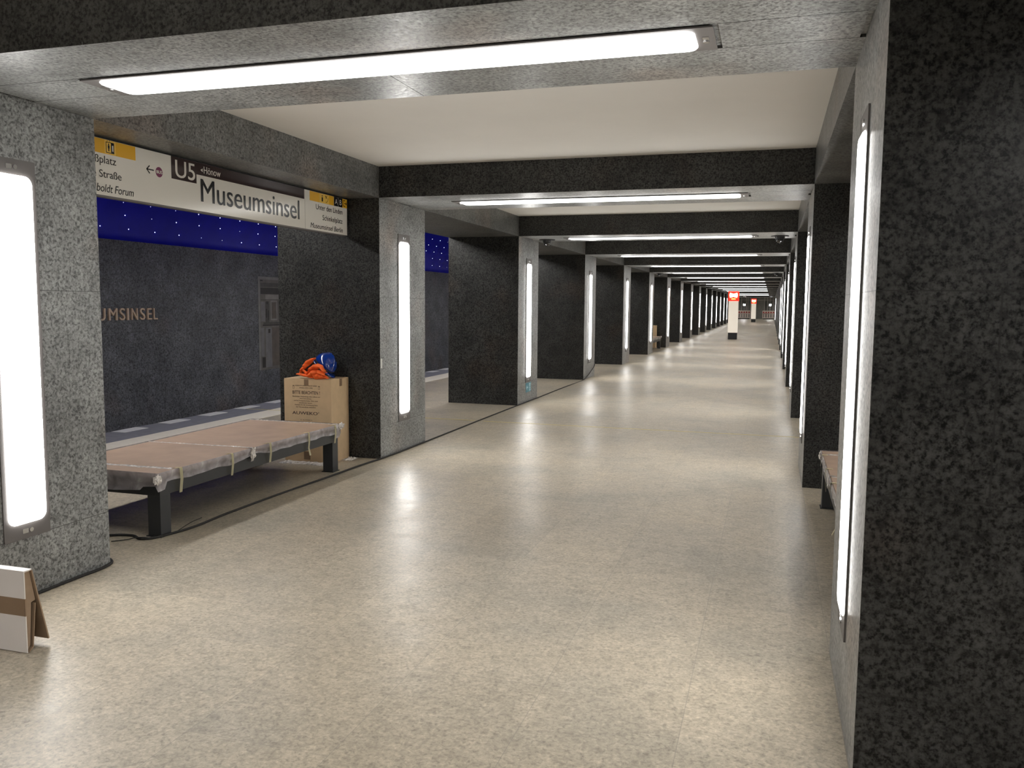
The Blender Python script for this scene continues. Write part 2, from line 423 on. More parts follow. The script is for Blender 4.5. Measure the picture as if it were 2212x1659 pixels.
bm = bmesh.new(); box(bm, EDGE_L + 0.02, -3.72, 10.47, 10.495, 0.0045, 0.0052); box(bm, -3.60, XR + 0.08, 10.47, 10.492, 0.0, 0.0012)
props(obj('floor_tape', bm, M_YTAPE), 'thin yellow tape line stuck straight across the hall floor', 'tape')

# ------------------------------------------------------------ columns, beams
colmesh = None
LNAME = {0: 'wide grey granite column at the left edge of the photo, in front of the bench',
         1: 'grey granite column behind the bench and brown carton on the left',
         2: 'granite column on the left with the small teal escape sign below its light',
         3: 'granite column on the left where the black floor cable climbs up'}
RNAME = {0: 'dark granite column filling the right edge of the photo',
         1: 'granite column on the right directly beyond the right-hand bench'}
for k in range(K0, K1 + 1):
    for side in 'LR':
        xc = (XL + XO) / 2 if side == 'L' else (XR + XRO) / 2
        if colmesh is None:
            bm = bmesh.new(); box(bm, -CW / 2, CW / 2, 0, CD, 0, ZB, bev=0.002); o = obj('column', bm, M_COL, mat2=M_DARK); colmesh = o.data
        else:
            o = D.objects.new('column', colmesh); COL.objects.link(o)
        o.location = (xc, yk(k), 0)
        sn = 'left' if side == 'L' else 'right'
        dn = LNAME if side == 'L' else RNAME
        if k < 0: lab = 'granite column of the %s row behind the viewer' % sn
        elif k in dn: lab = dn[k]
        else: lab = 'square granite column, %s from the viewer in the %s row' % (ORD[k], sn)
        props(o, lab, 'column', 'granite columns of the %s row' % sn)
    # beam: body, underside cladding in panels with open joints
    y = yk(k); g = 0.004; yc0, yc1 = 0.415, 0.715
    bm = bmesh.new()
    box(bm, XL + .0, XR, 0, CD, ZB + 0.012, ZC)
    box(bm, XL, -2.664, 0, yc0 - g, ZB, ZB + 0.012); box(bm, -2.661, XR, 0, yc0 - g, ZB, ZB + 0.012)
    box(bm, XL, -1.672, yc1 + g, CD, ZB, ZB + 0.012); box(bm, -1.669, XR, yc1 + g, CD, ZB, ZB + 0.012)
    box(bm, XL + 0.022, -3.095, yc0, yc1, ZB, ZB + 0.012); box(bm, -0.222, XR - 0.022, yc0, yc1, ZB, ZB + 0.012)
    bmesh.ops.translate(bm, verts=bm.verts, vec=(0, 0, 0))
    o = obj('ceiling_beam', bm, M_BEAM, mat2=M_DARKB); o.location = (0, y, 0)
    if k < 0: lab = 'granite ceiling beam behind the viewer'
    elif k == 0: lab = 'broad granite ceiling beam crossing the top of the photo'
    else: lab = 'granite ceiling beam across the hall, %s from the viewer' % ORD[k]
    props(o, lab, 'beam', 'granite beams across the hall')
bm = bmesh.new(); box(bm, XO, XL, YA, YB, ZB, ZC); props(obj('edge_beam', bm, M_EDGE), 'long granite beam running over the left column row', 'beam')
bm = bmesh.new(); box(bm, XR, XRO, YA, YB, ZB, ZC); props(obj('edge_beam', bm, M_EDGE), 'long granite beam running over the right column row', 'beam')

# ------------------------------------------------------------ light strips
def strip(name, length, width, lit_l, lit_w, mat, vertical):
    """a flat metal frame with a white diffuser and a latch at each end; local: back at x=0, face +x, long axis z (origin at middle)"""
    root = empty(name)
    def pr(w_, h_, r_, a, b):
        bm = bmesh.new(); prism(bm, rrect(w_, h_, r_), 'x', a, b); return bm
    obj('frame', pr(width, length, 0.006, 0.0005, 0.007), M_FRAME, root)
    bm = pr(lit_w, lit_l, 0.045, 0.007, 0.0155)
    top = [e for e in bm.edges if all(v.co.x > 0.015 for v in e.verts)]
    bmesh.ops.bevel(bm, geom=top, offset=0.005, segments=2, affect='EDGES')
    obj('diffuser', bm, mat, root)
    for s in (-1, 1):
        bm = bmesh.new(); zc = s * (lit_l / 2 + (length - lit_l) / 4)
        box(bm, 0.007, 0.010, -0.035, 0.0, zc - 0.012, zc + 0.012); cyl(bm, (0.009, 0.018, zc), 'x', 0.012, 0.008, 12)
        obj('latch', bm, M_STEEL, root)
    return root
proto_w = strip('wall_light', 1.94, 0.285, 1.78, 0.235, M_LAMP, True)
proto_b = strip('beam_light', 2.85, 0.285, 2.71, 0.240, M_LAMPB, False)
used = {'w': False, 's': False, 'b': False}
def place(proto, key, loc, rot):
    r = proto if not used[key] else copy_tree(proto)
    used[key] = True; r.location = loc; r.rotation_euler = rot; return r
WL = {0: 'white light strip cut by the left edge of the photo, on the nearest left column',
      1: 'tall white light strip on the left column beyond the brown carton',
      2: 'white light strip above the small teal escape sign'}
for k in range(K0, K1 + 1):
    yc = yk(k) + CD / 2
    for side in 'LR':
        sn = 'left' if side == 'L' else 'right'
        x, rz = (XL, 0) if side == 'L' else (XR, math.pi)
        if side == 'R' and k >= 7 and k != 15: continue
        r = place(proto_w, 'w', (x, yc, 1.285), (0, 0, rz))
        if k < 0: lab = 'white light strip on a %s column behind the viewer' % sn
        elif side == 'L' and k in WL: lab = WL[k]
        elif side == 'R' and k == 0: lab = 'long white light strip on the column at the right edge of the photo'
        else: lab = 'upright white light strip on the %s column of the %s row' % (ORD[k], sn)
        props(r, lab, 'light', 'upright light strips of the %s columns' % sn)
    if k in (13, 14, 16) or k > 17: continue
    r = place(proto_b, 'b', (XC + 0.02, yc, ZB), (0, math.pi / 2, 0))
    # rotate so that the face looks down and the long axis runs across the hall
    lab = 'white ceiling light strip behind the viewer' if k < 0 else ('large white light strip under the beam at the top of the photo' if k == 0
          else 'white light strip under the %s ceiling beam' % ORD[k])
    props(r, lab, 'light', 'light strips under the beams')

for sx_, x0_ in (('left', XO - 0.30), ('right', XRO + 0.30)):  # unseen rails, added to supply the overhead light on the platforms
    t = empty('unseen_platform_rail', (x0_, 0, 2.70))
    bx('housing', M_FRAME, t, -0.13, 0.13, YA + .2, YB - 2, 0.0, 0.08)
    bx('diffuser', M_LAMPS, t, -0.12, 0.12, YA + .2, YB - 2, -0.012, -0.0005)
    props(t, 'long unseen light rail above the %s platform, beside the beam over the columns' % sx_, 'light')

# ------------------------------------------------------------ station sign under the left edge beam
SX = -4.0
sign = empty('station_sign', (SX, 3.99, 2.2))
props(sign, 'long white station sign with black lettering hanging left under the granite beam', 'sign')
class _S: pass
def sgn(name, mat, y0, y1, z0, z1, d0, d1, par=sign, bev=0):
    bm = bmesh.new(); box(bm, d0, d1, y0 - 3.99, y1 - 3.99, z0 - 2.2, z1 - 2.2, bev=bev); return obj(name, bm, mat, par)
panel = sgn('sign_panel', M_SWHITE, 3.99, 7.515, 2.203, 2.548, -0.04, 0.0)
sgn('mounting_rail', M_BLACK, 3.99, 7.55, 2.515, 2.5625, -0.12, -0.041)
sgn('end_bracket', M_BLACK, 7.5155, 7.553, 2.47, 2.5625, -0.12, -0.001)
sgn('bottom_rail', M_FRAME, 3.99, 7.49, 2.192, 2.203, -0.05, -0.006)
sgn('panel_seam', M_FRAME, 6.735, 6.7365, 2.204, 2.547, 0.0002, 0.0008)
bm = bmesh.new(); prism(bm, [(4.985, 2.395), (5.252, 2.395), (5.252, 2.461), (6.725, 2.461), (6.725, 2.5475), (4.985, 2.5475)], 'x', 0.0002, 0.0012)
bmesh.ops.translate(bm, verts=bm.verts, vec=(0, -3.99, -2.2)); obj('brown_line_band', bm, M_SBROWN, sign)
yb1 = sgn('yellow_exit_band', M_SYEL, 4.05, 4.642, 2.459, 2.5465, 0.0002, 0.0011)
yb2 = sgn('yellow_service_band', M_SYEL, 6.818, 7.255, 2.462, 2.5465, 0.0002, 0.0011)
sgn('icon_field', M_SYEL2, 4.375, 4.468, 2.460, 2.5455, 0.0012, 0.0016)
sgn('icon_field', M_SYEL2, 6.985, 7.165, 2.463, 2.5455, 0.0012, 0.0016)
lt_ = sgn('exit_letter_field', M_SBLACK, 7.260, 7.337, 2.462, 2.5465, 0.0002, 0.0014)
lt_ = sgn('exit_letter_field', M_SBLACK, 7.343, 7.422, 2.462, 2.5465, 0.0002, 0.0014)
sgn('exit_icon_field', M_SYEL, 7.424, 7.514, 2.462, 2.5465, 0.0002, 0.0014)
U_, V_ = (0, 1, 0), (0, 0, 1)
def st(name, body, mat, y0, y1, zb, cap, d=0.0022, **kw):
    o_ = None
    a = None if y0 is None else y0 - 3.99; b = None if y1 is None else y1 - 3.99
    return text(name, body, mat, sign, (0, 0, zb - 2.2), U_, V_, cap, a, b, depth=d, **kw)
st('line_number', 'U5', M_STEXT, 5.024, 5.236, 2.4115, 0.117, bold=0.008)
st('direction_text', 'Hönow', M_STEXT, 5.334, 5.53, 2.479, 0.050, bold=0.006)
st('station_name', 'Museumsinsel', M_SBLACK, 5.296, 6.640, 2.274, 0.162, bold=0.006)
st('exit_text', 'Unter den Linden', M_SBLACK, 6.924, 7.419, 2.395, 0.046)
st('exit_text', 'Schinkelplatz', M_SBLACK, 7.040, 7.417, 2.307, 0.046)
st('exit_text', 'Museumsinsel Berlin', M_SBLACK, 6.824, 7.421, 2.222, 0.045, shear=0.22)
XSF = 1.12
st('exit_text', 'Schloßplatz', M_SBLACK, None, 4.467, 2.399, 0.046, xs=XSF)
st('exit_text', 'Breite Straße', M_SBLACK, None, 4.509, 2.312, 0.045, xs=XSF)
st('exit_text', 'Humboldt Forum', M_SBLACK, None, 4.614, 2.224, 0.048, xs=XSF * 0.80, shear=0.22)
st('exit_letter', 'A', M_STEXT, 7.278, 7.322, 2.480, 0.050, d=0.0024)
st('exit_letter', 'B', M_STEXT, 7.366, 7.402, 2.480, 0.050, d=0.0024)
st('information_icon', 'i', M_SBLACK, 7.026, 7.052, 2.476, 0.058, bold=0.03)
def poly(name, mat, polys, x0=0.0016, x1=0.0024, par=sign, oy=3.99, oz=2.2):
    bm = bmesh.new()
    for p in polys: 
        b2 = bmesh.new(); prism(b2, [(a - oy, c - oz) for a, c in p], 'x', x0, x1)
        m_ = D.meshes.new('t'); b2.to_mesh(m_); b2.free(); bm.from_mesh(m_); D.meshes.remove(m_)
    return obj(name, bm, mat, par)
def rc(a, b, c, d): return [(a, c), (b, c), (b, d), (a, d)]
def disc(cy, cz, r, n=20): return [(cy + r * math.cos(2 * math.pi * i / n), cz + r * math.sin(2 * math.pi * i / n)) for i in range(n)]
def seg(a, b, t):
    d = Vector((b[0] - a[0], b[1] - a[1])); n = Vector((-d.y, d.x)).normalized() * t / 2
    return [(a[0] + n.x, a[1] + n.y), (b[0] + n.x, b[1] + n.y), (b[0] - n.x, b[1] - n.y), (a[0] - n.x, a[1] - n.y)]
poly('direction_triangle', M_STEXT, [[(5.297, 2.499), (5.322, 2.486), (5.322, 2.512)]])
poly('direction_arrow', M_SBLACK, [seg((4.745, 2.4225), (4.810, 2.4225), .008), seg((4.742, 2.4215), (4.771, 2.448), .008), seg((4.742, 2.4235), (4.771, 2.397), .008)], 0.0003, 0.0012)
poly('bus_roundel', M_PURP, [disc(4.862, 2.418, 0.034, 28)], 0.0003, 0.0012)
st('bus_text', 'BUS', M_STEXT, 4.834, 4.891, 2.408, 0.021, d=0.002, bold=0.03)
poly('lift_icon', M_SBLACK, [rc(4.386, 4.452, 2.531, 2.535), rc(4.386, 4.390, 2.468, 2.535), rc(4.386, 4.43, 2.468, 2.472), rc(4.428, 4.454, 2.468, 2.533),
     disc(4.409, 2.522, 0.005, 10), rc(4.402, 4.416, 2.497, 2.516), rc(4.405, 4.413, 2.479, 2.497), [(4.394, 2.539), (4.402, 2.539), (4.398, 2.545)], [(4.412, 2.545), (4.420, 2.545), (4.416, 2.539)]], 0.0017, 0.0023)
st('lift_number', '1', M_STEXT, 4.436, 4.447, 2.482, 0.036, d=0.0026, bold=0.02)
ph = []
for i in range(10):
    a0, a1 = math.radians(-100 + 11 * i), math.radians(-100 + 11 * (i + 1))
    ph.append(seg((7.108 + .036 * math.cos(a0), 2.512 + .036 * math.sin(a0)), (7.108 + .036 * math.cos(a1), 2.512 + .036 * math.sin(a1)), .003))
ph += [seg((7.095, 2.535), (7.118, 2.512), .006), rc(7.10, 7.116, 2.512, 2.517), seg((7.118, 2.53), (7.128, 2.536), .003), disc(7.108, 2.525, .006, 10)]
poly('phone_icon', M_SBLACK, ph, 0.0017, 0.0023)
poly('exit_icon', M_SBLACK, [rc(7.440, 7.446, 2.475, 2.535), rc(7.440, 7.478, 2.529, 2.535), rc(7.440, 7.478, 2.475, 2.481), seg((7.458, 2.505), (7.503, 2.505), .006),
     seg((7.490, 2.519), (7.504, 2.504), .006), seg((7.490, 2.491), (7.504, 2.506), .006)], 0.0015, 0.0022)

# ------------------------------------------------------------ bronze lettering on the track wall
let = empty('wall_lettering', (WALL_L, 10.5, 1.216))
props(let, 'raised bronze capital letters spelling the station name on the dark track wall', 'lettering')
for ch, a, b in (('M', 10.52, 10.72), ('U', 10.80, 10.95), ('S', 11.02, 11.13), ('E', 11.21, 11.33), ('U', 11.405, 11.56), ('M', 11.635, 11.835), ('S', 11.885, 12.01),
                 ('I', 12.06, 12.105), ('N', 12.165, 12.32), ('S', 12.375, 12.50), ('E', 12.555, 12.67), ('L', 12.715, 12.82)):
    text('letter_' + ch.lower(), ch, M_BRONZE, let, (0.0, 0, 0), U_, V_, 0.204, a - 10.5, b - 10.5, depth=0.03, bold=0.01)

# ------------------------------------------------------------ poster of an old facade on the track wall
PX, PY0, PW = WALL_L, 16.02, 1.75
post = empty('wall_picture', (PX, PY0, 0.0))
props(post, 'tall muted picture of an old stone facade set in the dark track wall', 'picture')
def pm(name, c): return plain(name, c, 0.5, var=0.15, vscale=6)
P_EDGE, P_BG, P_DK, P_MD, P_LT, P_BR, P_GR = pm('print_margin', (0.30, 0.29, 0.27)), pm('print_grey', (0.20, 0.185, 0.165)), pm('print_dark', (0.05, 0.045, 0.04)), pm('print_mid', (0.11, 0.10, 0.09)), pm('print_light', (0.36, 0.33, 0.30)), pm('print_brown', (0.17, 0.14, 0.115)), pm('print_pale', (0.26, 0.25, 0.25))
def pp(name, mat, r, d):
    bm = bmesh.new()
    for (a, b, c, e) in r: box(bm, 0.0 if d == 0 else 0.004, 0.004 + d, a, b, c, e)
    return obj(name, bm, mat, post)
pp('picture_board', P_EDGE, [(0, PW, 0.05, 2.10)], 0)
W_ = PW
pp('plaster', P_BG, [(0.07, W_ - .07, 0.05, 2.04)], 0.0006)
pp('cornice', P_DK, [(0.09, W_ - .07, 1.72, 1.86), (0.09, W_ - .07, 1.955, 1.965), (0.15, 1.6, 1.02, 1.05), (0.08, 0.18, 2.0, 2.03)], 0.0012)
pp('frieze', P_MD, [(0.09, W_ - .07, 1.875, 1.95), (0.18, 1.55, 1.055, 1.10), (0.27, 0.41, 1.10, 1.56), (0.80, 0.94, 1.10, 1.56), (0.09, 0.30, 1.58, 1.60)], 0.0014)
pp('print_pattern', P_DK, [(0.30, 0.37, 1.50, 1.56), (0.28, 0.33, 1.20, 1.40), (0.36, 0.40, 1.15, 1.36), (0.83, 0.90, 1.30, 1.56), (0.12, 0.24, 0.10, 0.33), (0.36, 0.44, 0.86, 0.95)], 0.0018)
pp('panel_frame', P_LT, [(0.47, 0.50, 1.14, 1.58), (0.70, 0.73, 1.14, 1.58), (0.47, 0.73, 1.14, 1.17), (0.47, 0.73, 1.55, 1.58), (0.27, 0.9, 1.61, 1.71)], 0.0020)
pp('panel_field', P_BR, [(0.53, 0.67, 1.19, 1.53), (0.50, 1.60, 0.12, 0.98)], 0.0022)
pp('pale_plaster', P_GR, [(0.26, 0.50, 0.10, 0.98), (0.08, 0.20, 0.35, 0.98), (0.09, 0.25, 1.12, 1.55)], 0.0016)

# ------------------------------------------------------------ benches wrapped in board and film
def make_bench():
    """local: long side along y (0..2.41), front edge at x=0 (facing +x), back at x=-0.93"""
    t = empty('bench')
    L, Wd, H = 2.42, 0.93, 0.43
    bm = bmesh.new()
    box(bm, -0.045, -0.005, 0.02, L - .02, 0.275, 0.395, bev=.002); box(bm, -Wd + .005, -Wd + .045, 0.02, L - .02, 0.275, 0.395, bev=.002)
    box(bm, -Wd + .045, -0.045, 0.02, 0.06, 0.275, 0.395, bev=.002); box(bm, -Wd + .045, -0.045, L - .06, L - .02, 0.275, 0.395, bev=.002)
    box(bm, -Wd + .045, -0.045, 0.06, L - .06, 0.37, 0.395)
    obj('frame', bm, M_BENCH, t)
    for x0 in (-0.105, -Wd + 0.005):
        for y0 in (0.02, L - .12):
            lg = bx('leg', M_BENCH, t, x0, x0 + 0.10, y0, y0 + 0.10, 0.006, 0.275, bev=.003)
            bx('foot_plate', M_BENCH, lg, x0 - .01, x0 + 0.11, y0 - .01, y0 + 0.11, 0.0, 0.006)
    bx('seat_board', M_BOARD, t, -Wd - .005, 0.004, 0.0, 1.04, 0.396, H, bev=.004)
    bx('seat_board', M_BOARD, t, -Wd - .005, 0.004, 1.045, L, 0.396, H, bev=.004)
    # film skirt round the edge, wavy lower hem
    bm = bmesh.new()
    path = [(-Wd - .012, L * 1.0 + .012)] if False else []
    def lin(a, b, n): return [(a[0] + (b[0] - a[0]) * i / n, a[1] + (b[1] - a[1]) * i / n) for i in range(n)]
    x1, y0, y1 = 0.010, -0.012, L + 0.012
    path = lin((-Wd - .02, y0), (x1, y0), 40) + lin((x1, y0), (x1, y1), 110) + lin((x1, y1), (-Wd - .02, y1), 40) + lin((-Wd - .02, y1), (-Wd - .02, y0), 60)
    n = len(path); rowsv = []
    for j in range(7):
        row = []
        for i, (x, y) in enumerate(path):
            q = noise.noise(Vector((x * 5, y * 5, 1.7))); q2 = noise.noise(Vector((x * 17, y * 17, j * 0.8)))
            if i < 40: drop = 0.105 + 0.03 * math.sin(i / 40 * math.pi) - (0.02 if i > 34 else 0)
            elif i < 150: drop = 0.080 + 0.018 * q + (0.045 if 145 < i or i < 44 else 0) - 0.02 * math.exp(-((i - 90) / 5) ** 2)
            else: drop = 0.09 + 0.02 * q
            z = 0.434 - drop * j / 6
            cx, cy = -Wd / 2, L / 2
            d = Vector((x - cx, 0)) if 40 <= i < 150 or i >= 190 else Vector((0, y - cy))
            d = d.normalized() if d.length else Vector((0, 0))
            o_ = 0.006 * q2 * (j > 0) + 0.006 * math.sin(j)
            row.append(bm.verts.new((x + d.x * o_, y + d.y * o_, z)))
        rowsv.append(row)
    for j in range(6):
        for i in range(n):
            bm.faces.new((rowsv[j][i], rowsv[j][(i + 1) % n], rowsv[j + 1][(i + 1) % n], rowsv[j + 1][i]))
    obj('plastic_film', bm, M_FILM, t, smooth=True)
    # crinkled film seams on the top
    def seam(y, x0, x1, wd, slope=0.0, seed=1.0):
        bm = bmesh.new(); N = 70; prev = None
        for i in range(N + 1):
            x = x0 + (x1 - x0) * i / N
            yy = y + slope * i / N + 0.010 * noise.noise(Vector((x * 9, seed, 0)))
            ws = wd * (0.6 + 0.8 * abs(noise.noise(Vector((x * 13, seed, 4)))))
            h = 0.0325 + 0.4 + 0.007 * abs(noise.noise(Vector((x * 30, seed, 2))))
            cur = [bm.verts.new((x, yy - ws, 0.4305)), bm.verts.new((x, yy, h)), bm.verts.new((x, yy + ws, 0.4305))]
            if prev:
                bm.faces.new((prev[0], cur[0], cur[1], prev[1])); bm.faces.new((prev[1], cur[1], cur[2], prev[2]))
            prev = cur
        obj('film_seam', bm, M_FILMS, t)
    seam(1.03, -Wd - .01, 0.0, 0.016, 0.03, 1.0)
    seam(0.15, -Wd - .01, -0.02, 0.03, 0.02, 6.0)
    seam(L - 0.02, -Wd - .01, 0.0, 0.014, 0.0, 9.0)
    # crumpled film ends at the corners
    def crumple(c, r, seed):
        bm = bmesh.new(); bmesh.ops.create_icosphere(bm, subdivisions=3, radius=1)
        for v in bm.verts:
            k_ = 0.55 + 0.9 * abs(noise.noise(v.co * 2.3 + Vector((seed, 0, 0))))
            v.co = Vector((v.co.x * r[0] * k_, v.co.y * r[1] * k_, v.co.z * r[2] * k_)) + Vector(c)
        obj('film_crumple', bm, M_FILMS, t)
    crumple((0.012, L + 0.01, 0.415), (0.025, 0.07, 0.03), 2.0)
    crumple((0.014, 1.04, 0.385), (0.012, 0.035, 0.055), 5.0)
    crumple((0.008, -0.012, 0.39), (0.02, 0.04, 0.04), 8.0)
    # masking tape strips over the front edge
    for yy, dr, wd, m in ((0.19, 0.165, 0.030, M_TAPE), (0.76, 0.16, 0.026, M_TAPE), (1.255, 0.15, 0.028, M_TAPE), (1.84, 0.17, 0.026, M_TAPE), (2.30, 0.16, 0.028, M_TAPE), (1.01, 0.10, 0.035, M_FILMS)):
        bm = bmesh.new(); prof = [(-0.03, 0.4325), (0.012, 0.4345), (0.019, 0.425), (0.020, 0.36), (0.012, 0.43 - dr)]
        if yy == 1.84: prof[-1] = (0.016, 0.30); prof.append((0.04, 0.24))
        A = [bm.verts.new((x, yy + 0.004 * (i % 2) - (0.02 if i == 5 else 0), z)) for i, (x, z) in enumerate(prof)]
        B = [bm.verts.new((x, yy + wd + 0.004 * (i % 2) - (0.02 if i == 5 else 0), z)) for i, (x, z) in enumerate(prof)]
        for i in range(len(prof) - 1): bm.faces.new((A[i], B[i], B[i + 1], A[i + 1]))
        r = bmesh.ops.solidify(bm, geom=bm.faces[:], thickness=0.001)
        obj('tape_strip' if m is M_TAPE else 'clear_tape', bm, m, t)
    return t
bench = make_bench()
bench.location = (-3.785, 4.50, 0)
props(bench, 'low bench covered with brown boards, film and yellow tape, left in front', 'bench', 'wrapped platform benches')
b2 = copy_tree(bench); b2.location = (0.415, 6.92, 0); b2.rotation_euler = (0, 0, math.pi)
props(b2, 'wrapped bench mostly hidden behind the nearest right column', 'bench')
b3 = copy_tree(bench); b3.location = (-3.785, 4.50 + 5 * P, 0)
props(b3, 'small distant wrapped bench far down the left row of columns', 'bench')

# ------------------------------------------------------------ brown carton with helmet and vest
BX0, BX1, BY0, BY1, BZ = -4.53, -4.015, 7.19, 7.54, 0.81
def make_carton(printed=True):
    t = empty('carton')
    w_, d_ = BX1 - BX0, BY1 - BY0
    bx('box_body', M_CARD, t, 0, w_, 0, d_, 0.0, BZ - 0.006, bev=0.003)
    bx('top_flap', M_CARD, t, 0.001, w_ - .001, 0.001, d_ / 2 - 0.001, BZ - 0.006, BZ, bev=.001); bx('top_flap', M_CARD, t, 0.001, w_ - .001, d_ / 2 + .001, d_ - .001, BZ - .006, BZ, bev=.001)
    bx('parcel_tape', M_PTAPE, t, 0.222, 0.270, -0.0012, 0.0, BZ - 0.062, BZ - 0.003)
    bx('parcel_tape', M_PTAPE, t, w_, w_ + 0.0012, 0.165, 0.215, BZ - 0.075, BZ - 0.003)
    bx('parcel_tape', M_PTAPE, t, 0.21, 0.28, -0.0012, 0.0, 0.02, 0.10)
    return t
car = make_carton(); car.location = (BX0, BY0, 0)
car2 = copy_tree(car); car2.location = (-4.52, 30.87, 0)
props(car2, 'distant brown carton standing behind the far bench', 'carton')
props(car, 'tall brown cardboard carton printed BITTE BEACHTEN standing behind the bench', 'carton')
def ct(name, body, u0, u1, z, cap, **kw):
    return text(name, body, M_INK, car, (0, -0.0014, z), (1, 0, 0), V_, cap, u0, u1, depth=0.0, **kw)
ct('heading_text', 'BITTE BEACHTEN !', 0.094, 0.394, 0.662, 0.031, bold=0.012)
for i, (s, a, b) in enumerate((('Beschädigte Verpackung sofort öffnen und', 0.094, 0.394), ('Ware kontrollieren.', 0.172, 0.302), ('und bei Transportschäden Ware nicht', 0.108, 0.372),
                ('annehmen lassen.', 0.166, 0.312), ('Hinweise für die Verarbeitung lesen', 0.118, 0.368), ('bei Verwendung einhalten.', 0.132, 0.352))):
    ct('notice_text', s, a, b, 0.636 - 0.0205 * i - 0.003, 0.0105, bold=0.012)
ct('maker_text', 'AUWEKO', 0.088, 0.366, 0.462, 0.029, bold=0.012)
ct('maker_text', '°', 0.372, 0.382, 0.455, 0.035)
ct('notice_text', 'VORSICHT! ZERBRECHLICHE WARE!', 0.124, 0.362, 0.739, 0.0105, bold=0.012)
ct('notice_text', 'HANDLE WITH CARE!', 0.170, 0.316, 0.718, 0.0105, bold=0.012)
ct('notice_text', 'E. AUWEKO', 0.180, 0.306, 0.404, 0.010)
for u in (0.096, 0.375):
    bm = bmesh.new()
    for a, b, c, d in ((0, .018, 0, .0015), (0, .018, .032, .0335), (0, .0015, 0, .0335), (.0165, .018, 0, .0335), (.004, .014, .026, .030)):
        box(bm, u + a, u + b, -0.0014, -0.0008, 0.712 + c, 0.712 + d)
    obj('handling_mark', bm, M_INK, car)
# hard hat lying on its side on the carton
hat = empty('hard_hat', (-4.185, 7.39, BZ + 0.10))
props(hat, 'shiny blue safety helmet lying tipped on the brown carton', 'helmet')
bm = bmesh.new(); bmesh.ops.create_uvsphere(bm, u_segments=40, v_segments=24, radius=1)
for v in bm.verts:
    x, y, z = v.co; r = 1.0
    if z < 0: z *= 0.28
    ridge = 0.05 * math.exp(-(y / 0.13) ** 2) * max(0, z)
    v.co = Vector((x * 0.135, y * 0.112, z * 0.118 + ridge * 0.3))
obj('shell', bm, M_HELMET, hat, smooth=True)
bm = bmesh.new()
N = 48; prev = None; ring = []
for i in range(N):
    a = 2 * math.pi * i / N; ext = 0.014 + (0.045 if False else 0) + 0.04 * max(0, math.cos(a)) ** 3
    c, s = math.cos(a), math.sin(a)
    ring.append([bm.verts.new((c * 0.132, s * 0.110, -0.022)), bm.verts.new((c * (0.135 + ext), s * (0.112 + ext), -0.034)), bm.verts.new((c * (0.135 + ext), s * (0.112 + ext), -0.038)), bm.verts.new((c * 0.130, s * 0.108, -0.030))])
for i in range(N):
    A, B = ring[i], ring[(i + 1) % N]
    for j in range(4): bm.faces.new((A[j], B[j], B[(j + 1) % 4], A[(j + 1) % 4]))
obj('brim', bm, M_HELMET, hat, smooth=True)
hat.rotation_euler = (math.radians(-24), math.radians(30), math.radians(-30)); hat.scale = (0.95, 0.95, 0.95)
rm = hat.rotation_euler.to_matrix()
lowest = min((rm @ v.co).z for ch in D.objects if ch.parent == hat for v in ch.data.vertices) * 0.95
hat.location = (-4.195, 7.405, BZ + 0.002 - lowest)

